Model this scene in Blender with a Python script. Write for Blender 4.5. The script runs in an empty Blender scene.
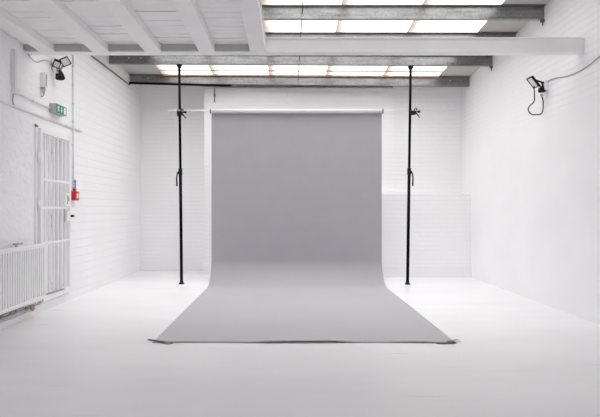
import bpy, bmesh, math, random
from mathutils import Vector, Matrix
random.seed(7)
S = bpy.context.scene
C = S.collection
F = 480.0          # focal length in pixels of the 600 px wide frame
EYE = 1.2

# ------------------------------------------------------------------ helpers
class MB:
    def __init__(self):
        self.v = []; self.f = []; self.smooth = []
    def box(self, x0, x1, y0, y1, z0, z1):
        b = len(self.v)
        self.v += [(x, y, z) for z in (z0, z1) for y in (y0, y1) for x in (x0, x1)]
        for q in ((0,2,3,1),(4,5,7,6),(0,1,5,4),(2,6,7,3),(0,4,6,2),(1,3,7,5)):
            self.f.append(tuple(b+i for i in q)); self.smooth.append(False)
        return self
    def obox(self, c, ax, ay, az, hx, hy, hz):
        b = len(self.v); c = Vector(c)
        for sz in (-1,1):
            for sy in (-1,1):
                for sx in (-1,1):
                    self.v.append(tuple(c + ax*hx*sx + ay*hy*sy + az*hz*sz))
        for q in ((0,2,3,1),(4,5,7,6),(0,1,5,4),(2,6,7,3),(0,4,6,2),(1,3,7,5)):
            self.f.append(tuple(b+i for i in q)); self.smooth.append(False)
        return self
    def tube(self, pts, r, n=12, cap=True):
        pts = [Vector(p) for p in pts]
        if not isinstance(r, (list, tuple)): r = [r]*len(pts)
        b = len(self.v); up = None
        for i, p in enumerate(pts):
            d = (pts[min(i+1, len(pts)-1)] - pts[max(i-1, 0)])
            d.normalize()
            if up is None:
                ref = Vector((0,0,1)) if abs(d.z) < .9 else Vector((1,0,0))
                up = (ref - d*ref.dot(d)).normalized()
            else:
                up = (up - d*up.dot(d)).normalized()
            sd = d.cross(up)
            for k in range(n):
                a = 2*math.pi*k/n
                self.v.append(tuple(p + (up*math.cos(a) + sd*math.sin(a))*r[i]))
        for i in range(len(pts)-1):
            for k in range(n):
                k2 = (k+1) % n
                self.f.append((b+i*n+k, b+i*n+k2, b+(i+1)*n+k2, b+(i+1)*n+k)); self.smooth.append(True)
        if cap:
            self.f.append(tuple(b+k for k in reversed(range(n)))); self.smooth.append(False)
            e = b+(len(pts)-1)*n
            self.f.append(tuple(e+k for k in range(n))); self.smooth.append(False)
        return self
    def lathe(self, c, prof, n=20):          # profile of (radius, z) about a vertical axis at c
        return self.tube([(c[0], c[1], c[2]+z) for r, z in prof], [r for r, z in prof], n)
    def poly(self, pts, axis, h):            # extrude a polygon by vector axis*h
        b = len(self.v); n = len(pts); a = Vector(axis)*h
        self.v += [tuple(Vector(p)) for p in pts] + [tuple(Vector(p)+a) for p in pts]
        self.f.append(tuple(b+i for i in reversed(range(n)))); self.smooth.append(False)
        self.f.append(tuple(b+n+i for i in range(n))); self.smooth.append(False)
        for i in range(n):
            j = (i+1) % n
            self.f.append((b+i, b+j, b+n+j, b+n+i)); self.smooth.append(False)
        return self
    def prism(self, secA, secB):             # loft one section to another
        b = len(self.v); n = len(secA)
        self.v += [tuple(p) for p in secA] + [tuple(p) for p in secB]
        for i in range(n):
            j = (i+1) % n
            self.f.append((b+i, b+j, b+n+j, b+n+i)); self.smooth.append(False)
        self.f.append(tuple(b+i for i in reversed(range(n)))); self.smooth.append(False)
        self.f.append(tuple(b+n+i for i in range(n))); self.smooth.append(False)
        return self
    def quad(self, a, b_, c, d):
        b = len(self.v); self.v += [a, b_, c, d]; self.f.append((b, b+1, b+2, b+3)); self.smooth.append(False)
        return self
    def build(self, name, mat, parent=None, bevel=0, recalc=True):
        me = bpy.data.meshes.new(name)
        me.from_pydata([tuple(v) for v in self.v], [], self.f)
        for p, s in zip(me.polygons, self.smooth): p.use_smooth = s
        if recalc:
            bm = bmesh.new(); bm.from_mesh(me)
            bmesh.ops.recalc_face_normals(bm, faces=bm.faces); bm.to_mesh(me); bm.free()
        me.update(); me.materials.append(mat)
        o = bpy.data.objects.new(name, me); C.objects.link(o)
        if parent is not None:
            o.parent = parent
            o.matrix_parent_inverse = Matrix.Translation(-Vector(parent.location)) if parent.parent is None else Matrix()
        if bevel:
            m = o.modifiers.new('bevel', 'BEVEL'); m.width = bevel; m.segments = 2; m.limit_method = 'ANGLE'
        return o

def tag(o, label, cat, group=None):
    o['label'] = label; o['category'] = cat
    if group: o['group'] = group
    return o
def thing(name, label, cat, loc=(0,0,0), group=None):
    o = bpy.data.objects.new(name, None); C.objects.link(o); o.location = loc; o.empty_display_size = .1
    return tag(o, label, cat, group)
def struct(o):
    o['kind'] = 'structure'; return o

def smooth_path(pts, sub=6):                 # Catmull-Rom through the points
    P = [Vector(p) for p in pts]; out = []
    for i in range(len(P)-1):
        p0 = P[max(i-1,0)]; p1 = P[i]; p2 = P[i+1]; p3 = P[min(i+2,len(P)-1)]
        for k in range(sub):
            t = k/sub
            out.append(.5*((2*p1) + (p2-p0)*t + (2*p0-5*p1+4*p2-p3)*t*t + (3*p1-p0-3*p2+p3)*t**3))
    out.append(P[-1]); return out

# ------------------------------------------------------------------ materials
def new_mat(name):
    m = bpy.data.materials.new(name); m.use_nodes = True
    nt = m.node_tree; return m, nt, nt.nodes['Principled BSDF']
def plain(name, col, rough=.5, metal=0, spec=.5, noise=0, nscale=30, bump=0):
    m, nt, b = new_mat(name)
    b.inputs['Base Color'].default_value = (*col, 1); b.inputs['Roughness'].default_value = rough
    b.inputs['Metallic'].default_value = metal; b.inputs['Specular IOR Level'].default_value = spec
    if noise or bump:
        tc = nt.nodes.new('ShaderNodeTexCoord'); nz = nt.nodes.new('ShaderNodeTexNoise')
        nz.inputs['Scale'].default_value = nscale; nz.inputs['Detail'].default_value = 5
        nt.links.new(tc.outputs['Object'], nz.inputs['Vector'])
        if noise:
            r = nt.nodes.new('ShaderNodeValToRGB')
            r.color_ramp.elements[0].position = .3; r.color_ramp.elements[1].position = .7
            r.color_ramp.elements[0].color = (*[max(0, c*(1-noise)) for c in col], 1)
            r.color_ramp.elements[1].color = (*[min(1, c*(1+noise*.6)) for c in col], 1)
            nt.links.new(nz.outputs['Fac'], r.inputs['Fac']); nt.links.new(r.outputs['Color'], b.inputs['Base Color'])
        if bump:
            bp = nt.nodes.new('ShaderNodeBump'); bp.inputs['Strength'].default_value = 1
            bp.inputs['Distance'].default_value = bump
            nt.links.new(nz.outputs['Fac'], bp.inputs['Height']); nt.links.new(bp.outputs['Normal'], b.inputs['Normal'])
    return m

def brick_mat(name, col, u, row, width, depth, rough_bump, smooth_below=None, rough_near=None, grime=.22):
    """White painted brick: u is the horizontal axis; bump from brick joints and lumpy paint."""
    m, nt, b = new_mat(name); L = nt.links.new; N = nt.nodes.new
    b.inputs['Roughness'].default_value = .55; b.inputs['Specular IOR Level'].default_value = .35
    tc = N('ShaderNodeTexCoord'); sp = N('ShaderNodeSeparateXYZ'); L(tc.outputs['Object'], sp.inputs[0])
    cb = N('ShaderNodeCombineXYZ'); L(sp.outputs[u], cb.inputs['X']); L(sp.outputs['Z'], cb.inputs['Y'])
    # a little wobble of the joints
    nz = N('ShaderNodeTexNoise'); nz.inputs['Scale'].default_value = 3; L(tc.outputs['Object'], nz.inputs['Vector'])
    vm = N('ShaderNodeVectorMath'); vm.operation = 'SCALE'; L(nz.outputs['Color'], vm.inputs[0]); vm.inputs['Scale'].default_value = .012
    va = N('ShaderNodeVectorMath'); va.operation = 'ADD'; L(cb.outputs[0], va.inputs[0]); L(vm.outputs[0], va.inputs[1])
    br = N('ShaderNodeTexBrick'); L(va.outputs[0], br.inputs['Vector'])
    br.inputs['Scale'].default_value = 1; br.inputs['Brick Width'].default_value = width
    br.inputs['Row Height'].default_value = row; br.inputs['Mortar Size'].default_value = .005
    br.inputs['Mortar Smooth'].default_value = .5
    # joints partly filled by paint: vary their depth
    n2 = N('ShaderNodeTexNoise'); n2.inputs['Scale'].default_value = 1.7; n2.inputs['Detail'].default_value = 4
    L(tc.outputs['Object'], n2.inputs['Vector'])
    mr = N('ShaderNodeMapRange'); mr.inputs['From Min'].default_value = .35; mr.inputs['From Max'].default_value = .65
    mr.inputs['To Min'].default_value = .25; L(n2.outputs['Fac'], mr.inputs['Value'])
    bh = N('ShaderNodeTexBrick'); L(va.outputs[0], bh.inputs['Vector'])      # bed joints only, stronger than the uprights
    bh.inputs['Scale'].default_value = 1; bh.inputs['Brick Width'].default_value = 900
    bh.inputs['Row Height'].default_value = row; bh.inputs['Mortar Size'].default_value = .004; bh.inputs['Mortar Smooth'].default_value = .5
    ms_ = N('ShaderNodeMix'); ms_.inputs['Factor'].default_value = .32; L(bh.outputs['Fac'], ms_.inputs['A']); L(br.outputs['Fac'], ms_.inputs['B'])
    j = N('ShaderNodeMath'); j.operation = 'MULTIPLY'; L(ms_.outputs['Result'], j.inputs[0]); L(mr.outputs[0], j.inputs[1])
    joint = j.outputs[0]
    if smooth_below is not None:
        ms = N('ShaderNodeMapRange'); ms.inputs['From Min'].default_value = smooth_below-.15; ms.inputs['From Max'].default_value = smooth_below+.15
        L(sp.outputs['Z'], ms.inputs['Value'])
        j2 = N('ShaderNodeMath'); j2.operation = 'MULTIPLY'; L(joint, j2.inputs[0]); L(ms.outputs[0], j2.inputs[1]); joint = j2.outputs[0]
    if rough_near is not None:             # old lumpy plastered brick nearer than this distance
        mn = N('ShaderNodeMapRange'); mn.inputs['From Min'].default_value = rough_near-.02; mn.inputs['From Max'].default_value = rough_near+.02
        mn.inputs['To Min'].default_value = .35; L(sp.outputs['Y'], mn.inputs['Value'])
        j3 = N('ShaderNodeMath'); j3.operation = 'MULTIPLY'; L(joint, j3.inputs[0]); L(mn.outputs[0], j3.inputs[1]); joint = j3.outputs[0]
    bp = N('ShaderNodeBump'); bp.invert = True; bp.inputs['Distance'].default_value = depth; L(joint, bp.inputs['Height'])
    n3 = N('ShaderNodeTexNoise'); n3.inputs['Scale'].default_value = 11; n3.inputs['Detail'].default_value = 5
    L(tc.outputs['Object'], n3.inputs['Vector'])
    b2 = N('ShaderNodeBump'); b2.inputs['Distance'].default_value = rough_bump; L(n3.outputs['Fac'], b2.inputs['Height'])
    if rough_near is not None:
        mq = N('ShaderNodeMapRange'); mq.inputs['From Min'].default_value = rough_near-.02; mq.inputs['From Max'].default_value = rough_near+.02
        mq.inputs['To Min'].default_value = 1.0; mq.inputs['To Max'].default_value = .06; L(sp.outputs['Y'], mq.inputs['Value'])
        L(mq.outputs[0], b2.inputs['Strength'])
    if smooth_below is not None: L(ms.outputs[0], b2.inputs['Strength'])
    L(bp.outputs['Normal'], b2.inputs['Normal']); L(b2.outputs['Normal'], b.inputs['Normal'])
    # dirt in the joints and faint patchiness of the paint
    rp = N('ShaderNodeMix'); rp.data_type = 'RGBA'; rp.inputs['A'].default_value = (*col, 1)
    rp.inputs['B'].default_value = (col[0]*.62, col[1]*.60, col[2]*.60, 1)
    jm = N('ShaderNodeMath'); jm.operation = 'MULTIPLY'; jm.inputs[1].default_value = grime; L(joint, jm.inputs[0])
    L(jm.outputs[0], rp.inputs['Factor'])
    mx = N('ShaderNodeMix'); mx.data_type = 'RGBA'; mx.blend_type = 'MULTIPLY'; mx.inputs['Factor'].default_value = 1
    r2 = N('ShaderNodeMapRange'); r2.inputs['From Min'].default_value = .3; r2.inputs['From Max'].default_value = .7
    r2.inputs['To Min'].default_value = .955; r2.inputs['To Max'].default_value = 1; L(n2.outputs['Fac'], r2.inputs['Value'])
    L(rp.outputs['Result'], mx.inputs['A']); L(r2.outputs[0], mx.inputs['B']); L(mx.outputs['Result'], b.inputs['Base Color'])
    return m

WHITE = (.925, .925, .93)
M = {}
M['wall_left'] = brick_mat('painted_block_left', WHITE, 'Y', .113, .34, .004, .022, rough_near=5.45, grime=.16)
M['wall_right'] = brick_mat('painted_brick_right', WHITE, 'Y', .078, .235, .0035, .004, smooth_below=2.33)
M['wall_back'] = brick_mat('painted_brick_back', (.94,.935,.94), 'X', .080, .235, .004, .006)
M['white'] = plain('white_paint', (.89,.89,.895), .45)
M['white_gate'] = plain('white_enamel', (.88,.88,.885), .35)
M['radiator'] = plain('radiator_enamel', (.87,.87,.875), .35)
M['beam'] = plain('white_beam_paint', (.87,.865,.865), .4, noise=.03, nscale=4)
M['joist'] = plain('white_painted_timber', (.87,.845,.845), .5, noise=.03, nscale=5, bump=.002)
M['black'] = plain('black_metal', (.004,.004,.005), .5, spec=.06)
M['black_plastic'] = plain('black_plastic', (.012,.012,.013), .5, spec=.2)
M['alu'] = plain('white_aluminium', (.85,.85,.86), .3)
M['chrome'] = plain('dull_chrome', (.42,.41,.40), .3, metal=1)
M['grey_plastic'] = plain('grey_plastic', (.42,.41,.40), .5)
M['conduit'] = plain('painted_conduit', (.78,.775,.775), .45)
M['copper'] = plain('old_copper', (.30,.13,.09), .55, noise=.3, nscale=20)
M['rust'] = plain('rusty_steel', (.16,.13,.12), .7, noise=.4, nscale=40)
M['brown'] = plain('brown_batten', (.50,.30,.21), .6, noise=.35, nscale=12)
M['red'] = plain('red_plastic', (.55,.02,.025), .35)
M['blue'] = plain('blue_print', (.06,.15,.45), .5)
M['sign_white'] = plain('white_print', (.9,.9,.9), .4)
M['green'] = plain('green_print', (.0,.27,.13), .35)
M['brass'] = plain('old_brass', (.45,.34,.26), .45, noise=.3)
M['wire'] = plain('grey_wire', (.33,.33,.33), .5)
M['lens'] = plain('frosted_lens', (.80,.80,.80), .25)
M['roll'] = plain('pale_paper_roll', (.66,.645,.67), .5)
M['tape'] = plain('grey_tape', (.25,.25,.26), .4)
M['tape_dark'] = plain('dark_tape', (.035,.035,.04), .45)
M['bay_shade'] = plain('joist_bay_shade', (.43,.41,.40), .6, noise=.06, nscale=4)  # grey that paints in the shade of the joist bays
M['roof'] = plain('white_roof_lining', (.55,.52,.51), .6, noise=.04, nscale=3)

def galv():
    m, nt, b = new_mat('galvanised_steel'); L = nt.links.new; N = nt.nodes.new
    tc = N('ShaderNodeTexCoord'); mp = N('ShaderNodeMapping'); L(tc.outputs['Object'], mp.inputs['Vector'])
    v = N('ShaderNodeTexVoronoi'); v.inputs['Scale'].default_value = 45; L(mp.outputs[0], v.inputs['Vector'])
    n = N('ShaderNodeTexNoise'); n.inputs['Scale'].default_value = 6; n.inputs['Detail'].default_value = 6
    mp2 = N('ShaderNodeMapping'); mp2.inputs['Scale'].default_value = (.5, 3, 4); L(tc.outputs['Object'], mp2.inputs['Vector']); L(mp2.outputs[0], n.inputs['Vector'])
    ad = N('ShaderNodeMath'); ad.operation = 'MULTIPLY_ADD'; ad.inputs[1].default_value = .25
    sp = N('ShaderNodeSeparateColor'); L(v.outputs['Color'], sp.inputs[0]); L(sp.outputs[0], ad.inputs[0]); L(n.outputs['Fac'], ad.inputs[2])
    r = N('ShaderNodeValToRGB'); e = r.color_ramp.elements
    e[0].position = .35; e[0].color = (.20,.20,.198,1); e[1].position = .85; e[1].color = (.36,.362,.36,1)
    L(ad.outputs[0], r.inputs['Fac']); L(r.outputs['Color'], b.inputs['Base Color'])
    b.inputs['Roughness'].default_value = .38; b.inputs['Metallic'].default_value = 1
    return m
M['galv'] = galv()

def floor_mat():
    m, nt, b = new_mat('white_painted_concrete'); L = nt.links.new; N = nt.nodes.new
    tc = N('ShaderNodeTexCoord')
    n = N('ShaderNodeTexNoise'); n.inputs['Scale'].default_value = 1.1; n.inputs['Detail'].default_value = 7; n.inputs['Roughness'].default_value = .6
    mp = N('ShaderNodeMapping'); mp.inputs['Scale'].default_value = (.5, 1.6, 1); L(tc.outputs['Object'], mp.inputs['Vector']); L(mp.outputs[0], n.inputs['Vector'])
    r = N('ShaderNodeValToRGB'); e = r.color_ramp.elements
    e[0].position = .3; e[0].color = (.80,.80,.808,1); e[1].position = .62; e[1].color = (.86,.86,.868,1)
    L(n.outputs['Fac'], r.inputs['Fac'])
    # fine scuffs running across the floor
    n2 = N('ShaderNodeTexNoise'); n2.inputs['Scale'].default_value = 3; n2.inputs['Detail'].default_value = 8
    mp2 = N('ShaderNodeMapping'); mp2.inputs['Scale'].default_value = (.35, 7, 1); mp2.inputs['Rotation'].default_value = (0,0,.04)
    L(tc.outputs['Object'], mp2.inputs['Vector']); L(mp2.outputs[0], n2.inputs['Vector'])
    r2 = N('ShaderNodeValToRGB'); e = r2.color_ramp.elements
    e[0].position = .27; e[0].color = (.88,.88,.88,1); e[1].position = .36; e[1].color = (1,1,1,1)
    L(n2.outputs['Fac'], r2.inputs['Fac'])
    mx = N('ShaderNodeMix'); mx.data_type = 'RGBA'; mx.blend_type = 'MULTIPLY'; mx.inputs['Factor'].default_value = 1
    L(r.outputs['Color'], mx.inputs['A']); L(r2.outputs['Color'], mx.inputs['B']); L(mx.outputs['Result'], b.inputs['Base Color'])
    b.inputs['Roughness'].default_value = .28; b.inputs['Specular IOR Level'].default_value = .4
    mr = N('ShaderNodeMapRange'); mr.inputs['To Min'].default_value = .22; mr.inputs['To Max'].default_value = .42
    L(n2.outputs['Fac'], mr.inputs['Value']); L(mr.outputs[0], b.inputs['Roughness'])
    bp = N('ShaderNodeBump'); bp.inputs['Distance'].default_value = .0015; L(n.outputs['Fac'], bp.inputs['Height']); L(bp.outputs['Normal'], b.inputs['Normal'])
    return m
M['floor'] = floor_mat()

def paper_mat():
    m, nt, b = new_mat('grey_backdrop_paper'); L = nt.links.new; N = nt.nodes.new
    tc = N('ShaderNodeTexCoord')
    n = N('ShaderNodeTexNoise'); n.inputs['Scale'].default_value = 4; n.inputs['Detail'].default_value = 3
    L(tc.outputs['Object'], n.inputs['Vector'])
    r = N('ShaderNodeValToRGB'); e = r.color_ramp.elements
    e[0].position = .3; e[0].color = (*[c*.97 for c in PAPER], 1); e[1].position = .7; e[1].color = (*PAPER, 1)
    L(n.outputs['Fac'], r.inputs['Fac']); L(r.outputs['Color'], b.inputs['Base Color'])
    b.inputs['Roughness'].default_value = .8; b.inputs['Specular IOR Level'].default_value = .15
    b.inputs['Sheen Weight'].default_value = 1.0; b.inputs['Sheen Roughness'].default_value = .45; b.inputs['Sheen Tint'].default_value = (.97,.96,1,1)
    return m
PAPER = (.385, .367, .396)
M['paper'] = paper_mat()

SKY = 2.15
def skylight_mat():
    m = bpy.data.materials.new('daylit_rooflight_sheet'); m.use_nodes = True
    nt = m.node_tree; nt.nodes.clear(); L = nt.links.new; N = nt.nodes.new
    out = N('ShaderNodeOutputMaterial'); em = N('ShaderNodeEmission'); em.inputs['Strength'].default_value = SKY
    tc = N('ShaderNodeTexCoord'); sp = N('ShaderNodeSeparateXYZ'); L(tc.outputs['Generated'], sp.inputs[0])
    # brown grime where one sheet laps over the next
    n = N('ShaderNodeTexNoise'); n.inputs['Scale'].default_value = 3; n.inputs['Detail'].default_value = 4; L(tc.outputs['Object'], n.inputs['Vector'])
    ad = N('ShaderNodeMath'); ad.operation = 'MULTIPLY_ADD'; ad.inputs[1].default_value = .10; L(n.outputs['Fac'], ad.inputs[0]); L(sp.outputs['X'], ad.inputs[2])
    r = N('ShaderNodeValToRGB'); e = r.color_ramp.elements
    e[0].position = .05; e[0].color = (.66/SKY,.51/SKY,.41/SKY,1); e[1].position = .20; e[1].color = (1,.99,.985,1)
    k = r.color_ramp.elements.new(.11); k.color = (.93/SKY,.82/SKY,.74/SKY,1)
    L(ad.outputs[0], r.inputs['Fac']); L(r.outputs['Color'], em.inputs['Color'])
    L(em.outputs[0], out.inputs['Surface'])
    return m
M['sky'] = skylight_mat()

# ------------------------------------------------------------------ room shell
XL, XR = -2.87, 3.23
YN = -3.2
# purlins: (distance, bottom, top) at the left wall and at the right wall
PUR = [((6.10,3.625,3.775),(6.03,3.59,3.75)), ((6.88,3.575,3.72),(6.78,3.52,3.68)),
       ((7.67,3.525,3.675),(7.56,3.46,3.61)), ((8.69,3.48,3.626),(8.52,3.38,3.545))]
def lerp(a, b, t): return a+(b-a)*t
def pur(i, x):
    t = (x-XL)/(XR-XL); a, b = PUR[i]
    return tuple(lerp(p, q, t) for p, q in zip(a, b))
def roof_pts(x):                              # roof underside along a line of constant x
    out = [(YN, pur(0,x)[2] + .083*(pur(0,x)[0]-YN))]
    for i in range(4):
        d, b, t = pur(i, x); out.append((d, t+.004))
    return out

struct(MB().box(XL-.3, XR+.3, YN-.2, 10, -.2, 0).build('floor', M['floor']))

DY0, DY1, DZ1 = 5.56, 6.16, 2.06              # door opening in the left wall
w = MB()
w.box(XL-.25, XL, YN, DY0, 0, 4.8); w.box(XL-.25, XL, DY1, 9.6, 0, 4.8); w.box(XL-.25, XL, DY0, DY1, DZ1, 4.8)
w.box(XL-.25, XL, DY0, DY1, 0, .10)
struct(w.build('wall_left', M['wall_left']))
struct(MB().box(XR, XR+.25, YN, 9.6, 0, 4.8).build('wall_right', M['wall_right']))
w = MB()
w.box(XL, XR, 9.37, 9.6, 0, 4.3)
w.box(-1.55, 1.957, 8.87, 9.37, 0, 3.44)
w.box(1.957, XR, 8.93, 9.37, 0, 3.9)
w.box(1.1, XR, 8.47, 8.93, 0, 1.465)
struct(w.build('wall_back', M['wall_back']))
w = MB()                                      # unseen near wall behind the camera; wide opening added to let in fill light
w.box(XL, -1.9, YN-.2, YN, 0, 4.8); w.box(2.3, XR, YN-.2, YN, 0, 4.8); w.box(-1.9, 2.3, YN-.2, YN, 3.2, 4.8)
struct(w.build('wall_near', M['white']))
b = MB()
b.box(XL+.0005, -1.55, 9.35, 9.37, 0, .19); b.box(-1.55, 1.1, 8.85, 8.87, 0, .19); b.box(1.1, XR-.0005, 8.45, 8.47, 0, .195)
struct(b.build('baseboard_back', M['white'], bevel=.004))
struct(MB().box(XL, XL+.018, YN, 5.45, 0, .07).build('baseboard_left', M['white'], bevel=.004))

# opaque roof at both sides and over the near half; the valley rises again behind the last purlin
SX0, SX1 = -2.26, 2.67
SY0 = 4.75
r = MB()
def strip(mb, xa, xb, y_from=None):
    pa, pb = roof_pts(xa), roof_pts(xb)
    for i in range(4):
        (ya, za), (yb, zb) = pa[i], pa[i+1]; (yc, zc), (yd, zd) = pb[i], pb[i+1]
        if y_from is not None and i == 0:
            za = lerp(za, zb, (y_from-ya)/(yb-ya)); ya = y_from
            zc = lerp(zc, zd, (y_from-yc)/(yd-yc)); yc = y_from
        th = .03
        mb.prism([(xa,ya,za),(xb,yc,zc),(xb,yc,zc+th),(xa,ya,za+th)], [(xa,yb,zb),(xb,yd,zd),(xb,yd,zd+th),(xa,yb,zb+th)])
strip(r, XL, SX0); strip(r, SX1, XR)
pa, pb = roof_pts(SX0), roof_pts(SX1)
def at_y(p, y): return lerp(p[0][1], p[1][1], (y-p[0][0])/(p[1][0]-p[0][0]))
r.prism([(SX0,YN,pa[0][1]),(SX1,YN,pb[0][1]),(SX1,YN,pb[0][1]+.03),(SX0,YN,pa[0][1]+.03)],
        [(SX0,SY0,at_y(pa,SY0)),(SX1,SY0,at_y(pb,SY0)),(SX1,SY0,at_y(pb,SY0)+.03),(SX0,SY0,at_y(pa,SY0)+.03)])
l4, r4 = pur(3, XL), pur(3, XR)
r.prism([(XL,l4[0],l4[2]+.004),(XR,r4[0],r4[2]+.004),(XR,r4[0],r4[2]+.034),(XL,l4[0],l4[2]+.034)],
        [(XL,9.5,3.95),(XR,9.5,3.9),(XR,9.5,3.93),(XL,9.5,3.98)])
struct(r.build('ceiling', M['roof']))
edges = [-2.26, -1.35, -.34, .67, 1.68, 2.67]
for i in range(5):
    s = MB(); strip(s, edges[i], edges[i+1], SY0)
    struct(s.build('window_%d' % (i+1), M['sky']))
# thin brown battens under the rooflight just before the last purlin
for k, (back, h) in enumerate(((.26,.014), (.035,.022))):
    t = MB(); d0, _, t0 = pur(3, SX0); d1, _, t1 = pur(3, SX1)
    sl = .083*back
    t.prism([(SX0,d0-back-.012,t0+sl-h),(SX0,d0-back+.012,t0+sl-h),(SX0,d0-back+.012,t0+sl+.002),(SX0,d0-back-.012,t0+sl+.002)],
            [(SX1,d1-back-.012,t1+sl-h),(SX1,d1-back+.012,t1+sl-h),(SX1,d1-back+.012,t1+sl+.002),(SX1,d1-back-.012,t1+sl+.002)])
    struct(t.build('trim_%d' % (k+1), M['brown']))

# ------------------------------------------------------------------ roof purlins
plab = ['galvanised roof purlin nearest the camera, in full view above the white beam',
        'galvanised roof purlin showing only a thin edge along the top of the white beam',
        'galvanised roof purlin that the two black poles are wedged against',
        'rearmost galvanised roof purlin along the top of the back wall']
for i in range(4):
    d, zb, zt = pur(i, XL+.01)
    d2, zb2, zt2 = pur(i, XR-.01)
    pr = thing('roof_purlin', plab[i], 'beam', (0, (d+d2)/2, (zb+zb2)/2), 'galvanised purlins carrying the roof')
    def sec(x, d, zb, zt, fl=.06, t=.006):    # Z section
        return [(x,d-.045,zt),(x,d+t,zt),(x,d+t,zb+t),(x,d+fl,zb+t),(x,d+fl,zb),(x,d,zb),(x,d,zt-t),(x,d-.045,zt-t)]
    MB().prism(sec(XL+.01,d,zb,zt), sec(XR-.01,d2,zb2,zt2)).build('channel', M['galv'], pr)
    if i in (0, 2):
        MB().box(XR-.04, XR-.001, d2+.006, d2+.04, zb2-.035, zb2-.001).tube([(XR-.018,d2+.022,zb2-.035),(XR-.018,d2+.022,zb2-.075)], .007).build('end_cleat', M['rust'], pr)
    if i in (2, 3):
        for bx in ((XL+.33, XL+.52) if i == 2 else (XL+.34, XR-.35)):
            dd, b_, t_ = pur(i, bx); MB().tube([(bx,dd+.001,b_+.09),(bx,dd-.008,b_+.09)], .010, 6).build('bolt', M['alu'], pr)
p0 = []
for i in range(4):
    d, b_, t_ = pur(i, .18); p0.append((d, (b_+t_)/2))
rod = MB().tube([(.18, 4.0, p0[0][1]+.083*2.0)] + [(.18, d, z) for d, z in p0], .007, 8)
tag(rod.build('sag_rod', M['rust']), 'thin dark steel rod tying the roof purlins together near the middle', 'rod')

# ------------------------------------------------------------------ white beam and mezzanine
bm_ = thing('steel_beam', 'wide white painted steel beam spanning the room below the roof purlins', 'beam', (0, 5.3, 2.89))
MB().box(XL, XR, 5.232, 5.246, 2.92, 3.058).build('web', M['beam'], bm_)
MB().box(XL, XR, 5.225, 5.338, 2.907, 2.920).build('bottom_flange', M['beam'], bm_, bevel=.002)
MB().box(XL, XR, 5.225, 5.338, 3.058, 3.071).build('top_flange', M['beam'], bm_, bevel=.002)

jx = [(-2.70,-2.535), (-2.125,-1.945), (-1.556,-1.378), (-.966,-.795), (-.412,-.245)]
jl = ['white painted timber joist beside the left wall', 'white painted timber joist second from the left wall',
      'white painted timber joist in the middle of the five', 'white painted timber joist next to the outermost one on the right',
      'white painted timber joist at the open right edge of the loft']
ZB = 2.985
for (a, c), lb in zip(jx, jl):
    o = MB().box(a, c, YN+.01, 5.2245, 2.908, ZB).build('ceiling_joist', M['joist'], bevel=.004)
    tag(o, lb, 'joist', 'white joists under the loft floor')
dk = thing('loft_floor', 'white painted board floor of the loft, seen from below above the joists', 'floor', (-1.5, 1, ZB))
pl = MB()
bays = [XL+.005, -2.62, -2.03, -1.47, -.88, -.235]          # boards butt over the joists
for bx0, bx1 in zip(bays, bays[1:]):
    y = 5.2245
    while y > 1.5:
        wd = random.uniform(.10, .12)
        g = random.choice([.003,.004,.006,.009,.014,.020])
        if random.random() < .5:
            pl.box(bx0, bx1, y-wd+g, y, ZB+random.choice([0,0,.001,.003]), ZB+.022)
        else:                                                  # a board whose gap opens towards one end
            z0 = ZB+random.choice([0,0,.002]); g2 = random.choice([0,.001,.002])
            if random.random() < .5: g, g2 = g2, g
            pl.poly([(bx0,y,z0),(bx1,y,z0),(bx1,y-wd+g,z0),(bx0,y-wd+g2,z0)], (0,0,1), .02)
        y -= wd
pl.box(XL+.005, -.235, YN+.01, y-.02, ZB, ZB+.022)
pl.build('floorboards', M['joist'], dk)
MB().box(XL+.005, -.235, YN+.01, 5.2245, ZB+.0225, ZB+.04).build('subfloor', M['rust'], dk)

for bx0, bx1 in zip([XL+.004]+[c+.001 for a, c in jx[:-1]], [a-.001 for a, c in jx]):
    MB().box(bx0, bx1, 5.20, 5.2243, 2.921, ZB-.001).build('shade_board', M['bay_shade'], dk)  # added boards whose grey stands in for the recess shade between joists

# ------------------------------------------------------------------ backdrop
PX0, PX1 = -1.226, 1.502
RY, RZ, RR = 7.66, 2.760, .034
bd = thing('paper_backdrop', 'wide grey paper backdrop hanging from a roll and sweeping out over the floor', 'backdrop', (.135, 6.0, 0))
MB().tube([(PX0,RY,RZ),(PX1,RY,RZ)], RR, 28).build('paper_roll', M['roll'], bd)
MB().tube([(PX0-.012,RY,RZ),(PX1+.012,RY,RZ)], .028, 20).build('core_tube', M['alu'], bd)
for x, dx in ((PX0, -1), (PX1, 1)):
    MB().tube([(x+dx*.004,RY,RZ),(x+dx*.016,RY,RZ)], .0375, 20).build('end_cap', M['tape_dark'], bd)
prof = []
for k in range(10): prof.append((RY+RR*math.sin(k/9*math.pi/2)+.001, RZ+RR*math.cos(k/9*math.pi/2)+.001))
YV = RY+RR+.001
for k in range(1, 41): prof.append((YV, RZ+(.38-RZ)*k/40))
for k in range(1, 31):
    t = k/30*math.pi/2; prof.append((YV-.46*(1-math.cos(t)), .38*(1-math.sin(t))+.0025*(k/30)))
YC = prof[-1][0]; YF = 4.295
for k in range(1, 61): prof.append((YC+(YF-YC)*k/60, .0025))
NX = 120; sh = MB()
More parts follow.
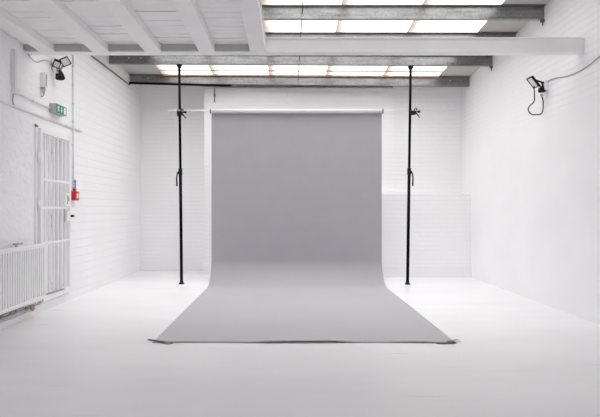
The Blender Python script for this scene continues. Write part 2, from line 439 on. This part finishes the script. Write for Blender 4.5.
for i, (y, z) in enumerate(prof):
    for j in range(NX+1):
        u = j/NX
        fl = max(0, min(1, (YC-y)/(YC-YF)))
        x = lerp(lerp(PX0, PX1, u), lerp(-1.214, 1.505, u), fl)
        yy, zz = y, z
        if 10 <= i < 50:                       # faint sag ripples in the hanging part
            s = (i-10)/40; yy += .0022*math.sin(z*24+1.5*math.sin(u*5))*s*math.sin(math.pi*min(1, s*1.0)*.9+.1)
        if fl > 0:
            e = max(0, (fl-.86)/.14)
            mid = math.exp(-((x-.15)/.40)**4)
            rgt = math.exp(-((x-1.12)/.22)**4)
            lft = .10*(.5+.5*math.sin(u*23))
            zz += (e**1.6)*(.017*mid + .007*rgt + .010*lft)
            # soft diagonal ripples on the lower left of the floor sheet
            zz += .0012*(1+math.sin(9*fl*3+u*4))*fl*(1-u)
            yy += .006*math.sin(u*11)*e
        sh.v.append((x, yy, zz))
for i in range(len(prof)-1):
    for j in range(NX):
        a = i*(NX+1)+j; sh.f.append((a, a+1, a+NX+2, a+NX+1)); sh.smooth.append(True)
so = sh.build('hanging_sheet', M['paper'], bd, recalc=False)
sm = so.modifiers.new('thickness', 'SOLIDIFY'); sm.thickness = .0008; sm.offset = 0

# tape strips at the front corners
def ribbon(name, pts, width, mat, label):
    m = MB(); P = smooth_path(pts, 5); n = len(P)
    for i, p in enumerate(P):
        d = (P[min(i+1,n-1)]-P[max(i-1,0)]).normalized(); s = Vector((d.y,-d.x,0)).normalized()*width/2
        m.v += [tuple(p+s), tuple(p-s)]
        if i: b = 2*i; m.f.append((b-2,b-1,b+1,b)); m.smooth.append(True)
    o = m.build(name, mat, recalc=False)
    sd = o.modifiers.new('thickness', 'SOLIDIFY'); sd.thickness = .0015; sd.offset = 0
    return tag(o, label, 'tape', 'tape at the front corners of the paper')
def fl(px, y, z=0):                           # point on the floor seen at this pixel
    d = F*(EYE-z)/(y-209); return ((px-288)*d/F, d, z)
ribbon('tape_strip', [fl(148,339.4,.010), fl(153,340,.007), fl(158,341,.009), fl(165,341.8,.013)], .03, M['tape_dark'], 'dark curled tape strip at the left front corner of the paper')
ribbon('tape_strip', [fl(153,341.8,.004), fl(160,342.2,.004), fl(168,343.6,.004), fl(173,342.8,.006)], .035, M['tape'], 'grey tape strip lying under the left front corner of the paper')
ribbon('tape_strip', [fl(436,343,.004), fl(443,343.4,.004), fl(450,342.3,.012), fl(455.5,342.2,.012)], .03, M['tape_dark'], 'dark tape strip under the right front corner of the paper')
ribbon('tape_strip', [fl(447,341,.010), fl(453,340.4,.012), fl(457,339.6,.017), fl(460,340.4,.008)], .03, M['tape'], 'grey curled tape end sticking out beyond the right front corner of the paper')

# ------------------------------------------------------------------ poles, crossbar, clamps
def pole(xb, xt, y, side, label):
    zt = pur(2, xt)[1]-.0005
    pt = lambda z: (lerp(xb, xt, z/zt), y, z)
    r_ = thing('support_pole', label, 'pole', (xb, y, 0), 'black telescopic poles holding the backdrop')
    MB().lathe((xb,y,0), [(.046,0),(.046,.008),(.034,.02),(.024,.045)], 24).build('foot', M['black_plastic'], r_)
    MB().tube([pt(.03), pt(1.78)], .0245, 20).build('lower_tube', M['black'], r_)
    MB().tube([pt(1.76), pt(zt-.04)], .0205, 20).build('upper_tube', M['black'], r_)
    t = pt(zt)
    MB().tube([pt(zt-.06), pt(zt-.03), pt(zt-.012), t], [.022,.036,.044,.044], 24).build('top_cup', M['black_plastic'], r_)
    c = pt(1.80)
    lk = MB().tube([pt(1.745), pt(1.85)], .031, 16)
    lk.box(c[0]+side*.018-.02, c[0]+side*.018+.02, y-.045, y-.01, 1.76, 1.80)
    lk = lk.build('lock_collar', M['black_plastic'], r_, bevel=.003)
    h = c[0]+side*.045
    MB().tube([(h-side*.02,y-.015,1.80),(h,y-.02,1.77),(h+side*.010,y-.02,1.70),(h+side*.006,y-.02,1.565)], [.009,.010,.011,.013], 10).build('lever', M['black_plastic'], lk)
    return zt
PL = (-1.705, -1.742, 7.69); PR = (1.905, 1.955, 7.65)
zl = pole(*PL, -1, 'black floor to ceiling pole left of the paper backdrop')
zr = pole(*PR, 1, 'black floor to ceiling pole right of the paper backdrop')
cy = RY
cb = MB().tube([(-1.91,cy,RZ+.012),(2.12,cy,RZ+.012)], .0115, 14)
tag(cb.build('crossbar', M['alu']), 'thin white crossbar running through the paper roll between both poles', 'bar')
def clamp(x, y, s, label):
    z = RZ+.012
    r_ = thing('pole_clamp', label, 'clamp', (x, y, z-.03), 'black clamps holding the crossbar')
    b = MB().box(x-.038, x+.05, y-.045, y+.04, z-.07, z-.013)
    b.box(x-.034, x-.02, y-.05, y+.03, z-.09, z+.018)
    b.build('clamp_body', M['black_plastic'], r_, bevel=.005)
    MB().tube([(x+.02,y-.03,z-.03),(x+.075,y-.04,z-.03),(x+.08,y-.04,z-.03),(x+.115,y-.04,z-.028)], [.009,.009,.019,.019], 12).build('knob', M['black_plastic'], r_)
    MB().tube([(x+.045,y-.04,z-.04),(x+.075,y-.05,z-.085),(x+.105,y-.05,z-.125)], [.008,.010,.008], 10).build('lever', M['black_plastic'], r_)
    MB().tube(smooth_path([(x+.02,y-.04,z-.015),(x+.035,y-.045,z+.022),(x+.058,y-.04,z+.018),(x+.062,y-.04,z-.01)]), .008, 10).build('hook', M['black_plastic'], r_)
clamp(lerp(PL[0],PL[1],2.77/zl), PL[2], 1, 'black clamp on the left pole gripping the crossbar end')
clamp(lerp(PR[0],PR[1],2.77/zr)+.035, PR[2], 1, 'black clamp on the right pole gripping the crossbar end')
bb = MB().tube([(XL+.01,pur(3,XL)[0]-.03,3.474),(-1.01,pur(3,-1.)[0]-.03,3.412)], .021, 12)
bb = tag(bb.build('lamp_bar', M['black']), 'long horizontal black bar along the rear purlin at the upper left', 'bar')
st = MB().box(-1.365,-1.347,8.858,8.869,3.17,3.43); st.box(-1.373,-1.339,8.853,8.869,3.28,3.32)
tag(st.build('wall_strap', M['rust']), 'small dark rusty strap high on the back wall above the left end of the roll', 'strap')

# ------------------------------------------------------------------ door and security gate
dr = MB()
dr.box(XL-.16, XL-.12, DY0+.01, DY1-.01, .105, DZ1-.01)
for z0, z1 in ((.25,1.0), (1.10,1.92)):       # raised mouldings of two panels
    for a, b_, c, d in ((DY0+.10,DY1-.10,z0,z0+.03), (DY0+.10,DY1-.10,z1-.03,z1), (DY0+.10,DY0+.13,z0,z1), (DY1-.13,DY1-.10,z0,z1)):
        dr.box(XL-.12, XL-.105, a, b_, c, d)
struct(dr.build('door_1', M['white'], bevel=.004))
GX = XL+.035
g = thing('security_gate', 'white steel bar gate closed over the door in the left wall', 'gate', (GX, 5.85, .13))
GY0, GY1 = 5.475, 6.235
fr = MB()
for a, b_ in ((GY0, GY0+.045), (GY1-.045, GY1)): fr.box(GX-.03, GX+.02, a, b_, .13, 2.125)
fr.box(GX-.03, GX+.02, GY0+.045, GY1-.045, 2.075, 2.125); fr.box(GX-.03, GX+.02, GY0+.045, GY1-.045, .13, .20)
fr.build('frame', M['white_gate'], g, bevel=.003)
for k in range(6):
    yb = 5.605+.103*k
    MB().box(GX-.012, GX+.004, yb-.009, yb+.009, .20, 2.075).build('bar', M['white_gate'], g)
for z in (.80, 1.215, 1.54):
    MB().box(GX+.004, GX+.012, GY0+.045, GY1-.045, z-.014, z+.014).build('cross_rail', M['white_gate'], g)
lk = MB().box(GX-.008, GX+.03, 6.055, 6.19, 1.235, 1.40).build('lock_case', M['white_gate'], g, bevel=.004)
MB().box(GX+.0302, GX+.034, 6.095, 6.118, 1.26, 1.375).box(GX+.0302, GX+.034, 6.13, 6.15, 1.30, 1.36).build('keyhole_plate', M['grey_plastic'], lk)
k2 = MB().box(GX-.008, GX+.032, 6.10, 6.24, 1.04, 1.17).build('lower_lock_case', M['white_gate'], g, bevel=.004)
MB().tube([(GX+.032,6.20,1.11),(GX+.07,6.20,1.11)], .014, 12).build('handle', M['black'], k2)
MB().box(GX+.005, GX+.014, 6.06, 6.085, 1.04, 1.20).build('strike_slot', M['grey_plastic'], g)
for z in (.55, 1.25, 1.80):
    MB().tube([(GX+.005,GY0-.016,z-.05),(GX+.005,GY0-.016,z+.05)], .014, 10).build('hinge', M['white_gate'], g)
ca = MB().box(XL+.0005, XL+.02, GY0-.04, GY0-.002, 0.1, 2.16)
ca.box(XL+.0005, XL+.02, GY1+.002, GY1+.04, .1, 2.16); ca.box(XL+.0005, XL+.02, GY0-.04, GY1+.04, 2.128, 2.17)
struct(ca.build('trim_4', M['white'], bevel=.003))

# ------------------------------------------------------------------ radiator and its pipes
rd = thing('radiator', 'long low white radiator with narrow upright fins on the left wall', 'radiator', (-2.78, 4.6, .19))
R0, R1 = 3.75, 5.44
MB().box(-2.775, -2.735, R0, R1, .765, .812).build('top_rail', M['radiator'], rd, bevel=.006)
MB().box(-2.775, -2.735, R0, R1, .19, .235).build('bottom_rail', M['radiator'], rd, bevel=.006)
fn = MB(); y = R0
while y < R1-.03:
    fn.box(-2.768, -2.738, y, y+.027, .236, .764); y += .043
fn.build('fins', M['radiator'], rd, bevel=.003)
MB().box(-2.815, -2.790, R0+.02, R1-.02, .21, .79).build('back_panel', M['radiator'], rd, bevel=.004)
for y in (3.95, 5.02):
    MB().box(XL+.001, -2.789, y-.02, y+.02, .5, .7).build('wall_bracket', M['radiator'], rd)
va = MB().tube([(-2.80,4.95,.79),(-2.80,4.95,.835)], .012, 10); va.tube([(-2.80,4.90,.838),(-2.80,5.06,.838)], .010, 10)
va.build('bleed_valve', M['grey_plastic'], rd)
pp = thing('heating_pipe', 'dull metal heating pipe low on the left wall under the radiator', 'pipe', (-2.8, 4.6, .1))
PXX = -2.815
MB().tube(smooth_path([(PXX,3.6,.118),(PXX,4.4,.118),(PXX,5.30,.128)], 4), .013, 12).tube([(PXX,3.6,.158),(PXX,5.1,.160)], .009, 10).build('floor_pipe', M['chrome'], pp)
MB().tube(smooth_path([(PXX,5.28,.128),(PXX,5.45,.130),(PXX,5.50,.145),(PXX,5.51,.19),(PXX,5.54,.205),(PXX,5.62,.205),(PXX,6.03,.195)], 6), .011, 12).build('riser_pipe', M['chrome'], pp)
MB().tube([(PXX,4.87,.12),(PXX,4.87,.19),(-2.80,4.87,.235)], .014, 12).build('radiator_tail', M['chrome'], pp)
MB().tube([(PXX,4.97,.118),(PXX,4.97,.225)], .013, 10).build('radiator_tail', M['chrome'], pp)
MB().tube([(PXX+.01,5.22,.128),(PXX+.05,5.22,.105)], [.016,.022], 12).tube([(PXX,5.16,.128),(PXX,5.30,.128)], .02, 12).build('valve', M['brass'], pp)
MB().tube([(PXX,4.0,0),(PXX,4.0,.106)], .012, 10).build('floor_support', M['chrome'], pp)
for y in (4.2, 4.75): MB().box(XL+.0185, PXX, y-.01, y+.01, .10, .137).build('pipe_clip', M['chrome'], pp)

# ------------------------------------------------------------------ left wall fittings
def LW(px, y, x=-2.85):                       # point on a plane x seen at this pixel
    d = F*x/(px-288); return Vector((x, d, EYE+(209-y)*d/F))
def RW(px, y, x=3.222): return LW(px, y, x)

tr = thing('cable_trunking', 'grey vertical cable trunking high on the left wall below the joists', 'trunking', (-2.85, 5.02, 2.42))
MB().box(XL+.001, XL+.03, 4.995, 5.035, 2.46, 2.865).tube([(XL+.014,4.975,2.46),(XL+.014,4.975,2.86)], .008, 8).build('channel', M['conduit'], tr, bevel=.002)
MB().box(XL+.001, XL+.045, 4.98, 5.06, 2.395, 2.46).build('outlet_box', M['conduit'], tr, bevel=.004)
MB().tube(smooth_path([(XL+.015,4.99,2.395),(XL+.012,4.985,2.33),(XL+.014,4.99,2.285)]), .006, 8).build('drop_cable', M['wire'], tr)
def conduit(name, pts, r, label, clips=()):
    t = thing(name, label, 'conduit', pts[0])
    MB().tube(pts, r, 10).build('tube', M['conduit'], t)
    for p in clips:
        p = Vector(p); MB().obox(p, Vector((1,0,0)), Vector((0,1,0)), Vector((0,0,1)), r+.003, .012, r+.004).build('clip', M['conduit'], t)
cx = XL+.014
conduit('wall_conduit', [(cx,5.065,2.42),(cx,5.765,2.41)], .010, 'short pale conduit on the left wall running from the trunking to the green exit sign', [(cx,5.38,2.416),(cx,5.70,2.411)])
conduit('wall_conduit', [(cx,2.5,2.265),(cx,6.66,2.275)], .010, 'long level pale conduit on the left wall passing above the barred gate', [(cx,5.0,2.271),(cx,5.6,2.272),(cx,6.2,2.274),(cx,6.55,2.275)])
conduit('wall_conduit', [(cx,6.385,1.46),(cx,6.385,3.42)], .009, 'thin vertical conduit on the left wall dropping to the red fire alarm point', [(cx,6.385,z) for z in (1.75,2.05,2.36,2.6,2.85,3.1,3.3)])
cp = MB().tube([(XL+.014,5.5,3.425),(XL+.014,7.0,3.428),(XL+.014,8.66,3.44)], .012, 10)
tag(cp.build('copper_pipe', M['copper']), 'thin reddish brown pipe running level high on the left wall to the back corner', 'pipe')

bx = thing('junction_box', 'small grey upright box on the left wall above the exit sign', 'box', (-2.84, 5.58, 2.6))
MB().box(XL-.003, XL+.055, 5.555, 5.625, 2.615, 2.785).build('housing', M['conduit'], bx, bevel=.004)
MB().box(XL+.0555, XL+.058, 5.575, 5.605, 2.63, 2.77).build('cover_seam', M['grey_plastic'], bx)
MB().lathe((XL+.028,5.585,2.53), [(.008,0),(.014,.02),(.014,.045),(.02,.05),(.02,.085)], 12).build('cable_gland', M['grey_plastic'], bx)
MB().tube(smooth_path([(XL+.028,5.585,2.53),(XL+.022,5.575,2.51),(XL+.012,5.56,2.505)]), .007, 8).build('cable_tail', M['brass'], bx)

ex = thing('exit_sign', 'green emergency exit sign box with white running figure, arrow and door', 'sign', (-2.83, 5.9, 2.36))
EX1 = XL+.085; E0, E1, EZ0, EZ1 = 5.765, 6.03, 2.362, 2.472
MB().box(XL+.001, EX1, E0, E1, EZ0, EZ1).build('housing', M['grey_plastic'], ex, bevel=.004)
MB().box(EX1, EX1+.004, E0+.004, E1-.004, EZ0+.004, EZ1-.004).build('green_panel', M['green'], ex)
X2 = EX1+.0045; hz = (EZ0+EZ1)/2
def P2(pts): return pc.poly([(X2, E0+a, EZ0+b) for a, b in pts], (1,0,0), .0015)
pc = MB()
P2([(.048,.084),(.056,.092),(.066,.090),(.068,.081),(.060,.076),(.050,.077)])
P2([(.040,.074),(.058,.076),(.054,.046),(.040,.044)])
P2([(.058,.074),(.076,.060),(.080,.066),(.064,.078)])
P2([(.040,.074),(.024,.058),(.020,.064),(.036,.078)])
P2([(.046,.046),(.056,.046),(.070,.030),(.066,.014),(.059,.016),(.061,.028)])
P2([(.040,.048),(.048,.044),(.036,.024),(.020,.020),(.019,.028),(.032,.032)])
pc.build('running_figure', M['sign_white'], ex); pc = MB()
P2([(.124,.090),(.138,.090),(.138,.050),(.156,.050),(.131,.018),(.106,.050),(.124,.050)])
pc.build('arrow', M['sign_white'], ex); pc = MB()
P2([(.190,.014),(.238,.014),(.238,.094),(.190,.094)])
pc.build('doorway', M['sign_white'], ex)

fa = thing('fire_alarm_point', 'red fire alarm call point on the left wall right of the gate', 'alarm', (-2.84, 6.385, 1.31))
MB().box(XL+.001, XL+.062, 6.345, 6.455, 1.315, 1.435).build('housing', M['red'], fa, bevel=.006)
MB().box(XL+.0622, XL+.066, 6.375, 6.425, 1.345, 1.405).build('glass_window', M['sign_white'], fa, bevel=.001)
MB().box(XL+.012, XL+.045, 6.375, 6.41, 1.436, 1.475).build('cable_entry', M['red'], fa, bevel=.003)
sg = thing('safety_sign', 'small blue and white notice on the left wall just above the red alarm point', 'sign', (-2.86, 6.42, 1.48))
MB().box(XL+.001, XL+.006, 6.375, 6.485, 1.478, 1.64).build('backing', M['sign_white'], sg)
MB().box(XL+.0062, XL+.008, 6.380, 6.480, 1.482, 1.59).build('blue_panel', M['blue'], sg)
MB().box(XL+.0082, XL+.0092, 6.41, 6.44, 1.50, 1.52).box(XL+.0082, XL+.0092, 6.40, 6.45, 1.54, 1.548).build('print', M['sign_white'], sg)

def head(parent, c, normal, roll, w_, h_, name='lamp_head', th=.022):
    n = Vector(normal).normalized(); a = n.cross(Vector((0,0,1))).normalized(); u = a.cross(n).normalized()
    ca_, sa = math.cos(roll), math.sin(roll); a, u = a*ca_+u*sa, u*ca_-a*sa
    c = Vector(c)
    m = MB(); m.obox(c+n*(.010-th), a, u, n, w_, h_, th)
    m.obox(c+n*(.010-2*th-.004), a, u, n, w_*.6, h_*.6, .005)
    for s in (-1, 1):
        m.obox(c+a*s*(w_-.005)+n*.014, a, u, n, .005, h_, .006); m.obox(c+u*s*(h_-.005)+n*.014, a, u, n, w_, .005, .006)
    hd = m.build(name, M['black_plastic'], parent, bevel=.003)
    MB().obox(c+n*.0125, a, u, n, w_-.011, h_-.011, .002).build('glass', M['lens'], hd)
    return hd
fl_ = thing('floodlight', 'black twin floodlight with motion sensor on the left wall under the joists', 'lamp', (-2.8, 5.9, 2.78))
MB().box(XL+.001, XL+.05, 5.83, 5.93, 2.80, 2.90).build('mount', M['white'], fl_, bevel=.006)
MB().tube([(XL+.05,5.88,2.88),(-2.77,5.88,2.93),(-2.745,5.88,2.985)], .013, 10).tube([(XL+.05,5.87,2.88),(-2.82,5.86,2.96)], .011, 8).build('arm', M['grey_plastic'], fl_)
head(fl_, (-2.715,5.855,2.997), (.45,-.80,-.30), -.55, .052, .050)
head(fl_, (-2.812,5.84,2.965), (.25,-.75,-.62), .35, .042, .045)
ms = MB().tube([(-2.79,5.87,2.90),(-2.765,5.85,2.84),(-2.755,5.83,2.79)], [.012,.030,.046], 14); ms.obox((-2.79,5.85,2.81), Vector((1,0,0)), Vector((0,1,0)), Vector((0,0,1)), .03, .03, .035)
ms.build('motion_sensor', M['black_plastic'], fl_, bevel=.003)
MB().tube(smooth_path([LW(28,54,-2.86), LW(33,60,-2.855), LW(38,62,-2.855), LW(44,60,-2.855), LW(49,62,-2.855), (XL+.02,5.80,2.88), (XL+.02,5.835,2.86)]), .0045, 8).build('supply_cable', M['wire'], fl_)

# right wall floodlight: positions on the plane 6 m from the camera
def Q(px, y, d=6.0): return Vector(((px-288)*d/F, d, EYE+(209-y)*d/F))
fr_ = thing('floodlight', 'black floodlight on a bracket with a hanging cable loop on the right wall', 'lamp', (3.15, 6.0, 2.6))
MB().box(XR-.045, XR-.001, 5.95, 6.05, 2.68, 2.80).build('mount', M['white'], fr_, bevel=.005)
head(fr_, Q(533.4,82), (-.72,-.14,-.66), 0, .050, .078, th=.012)
MB().tube([Q(536.5,80.5,5.98), Q(545,83.2,5.98)], .011, 10).tube([Q(535.5,85,6.02), Q(542.5,87,6.02)], .009, 10).tube([Q(542,83,5.98), Q(544,90,5.98)], .010, 10).build('bracket', M['black_plastic'], fr_)
c = Q(542,90,5.99)
MB().obox(c, Vector((1,0,0)), Vector((0,1,0)), Vector((0,0,1)), .036, .03, .030).tube([Q(540,90.5,5.97), Q(539.5,91,5.95)], [.018,.022], 12).build('motion_sensor', M['black_plastic'], fr_, bevel=.008)
MB().lathe(Q(541.8,97,5.99), [(.011,0),(.018,.015),(.018,.04)], 12).build('cable_gland', M['grey_plastic'], fr_)
MB().tube(smooth_path([Q(534,86), Q(534.4,95), Q(534,101.5), Q(529.3,106.5), Q(528.4,110.5), Q(531.5,114.2), Q(537,114.6), Q(541.6,113.4), Q(543,108), Q(543,101), Q(541.8,96,5.99)]), .007, 8).build('loop_cable', M['black_plastic'], fr_)
wr = MB().tube(smooth_path([RW(545.5,84), RW(549,80.5), RW(556,78), RW(567,76.2), RW(578,72), RW(590,64.5), RW(601,55.5), RW(620,44)]), .0055, 8)
tag(wr.build('supply_wire', M['wire']), 'thin grey wire drooping along the right wall up from the floodlight', 'wire')

# ------------------------------------------------------------------ light, camera
W = bpy.data.worlds.new('daylight'); S.world = W; W.use_nodes = True
bg = W.node_tree.nodes['Background']; bg.inputs['Color'].default_value = (.95,.97,1,1); bg.inputs['Strength'].default_value = 1.9

# daylight falling through the rooflights, one soft source under each row of sheets between two purlins
DAY = 12.4; SPREAD = 106
rows = [(SY0+.05, pur(0,.2)[0]-.03)] + [(pur(i,.2)[0]+.09, pur(i+1,.2)[0]-.06) for i in range(3)]
for k, (ya, yb) in enumerate(rows):
    ld = bpy.data.lights.new('daylight', 'AREA'); ld.shape = 'RECTANGLE'; ld.size = SX1-SX0-.1; ld.size_y = yb-ya
    ld.energy = DAY*(yb-ya)/.75; ld.spread = math.radians(SPREAD); ld.color = (1,.99,.985)
    lo = bpy.data.objects.new('daylight', ld); C.objects.link(lo)
    ym = (ya+yb)/2; zm = 3.76-.083*(ym-6.03)-.045
    lo.location = ((SX0+SX1)/2, ym, zm); lo.rotation_euler = (0,0,0)

cam = bpy.data.cameras.new('camera'); co = bpy.data.objects.new('camera', cam); C.objects.link(co)
co.location = (0,0,EYE); co.rotation_euler = (math.pi/2,0,0)
cam.sensor_width = 36; cam.lens = 36*F/600; cam.shift_x = 12/600; cam.shift_y = .5/600; cam.clip_start = .05
S.camera = co
v = S.view_settings; v.view_transform = 'Standard'; v.look = 'None'; v.gamma = 1; v.exposure = 0; v.use_curve_mapping = False
S.cycles.max_bounces = 16; S.cycles.diffuse_bounces = 10
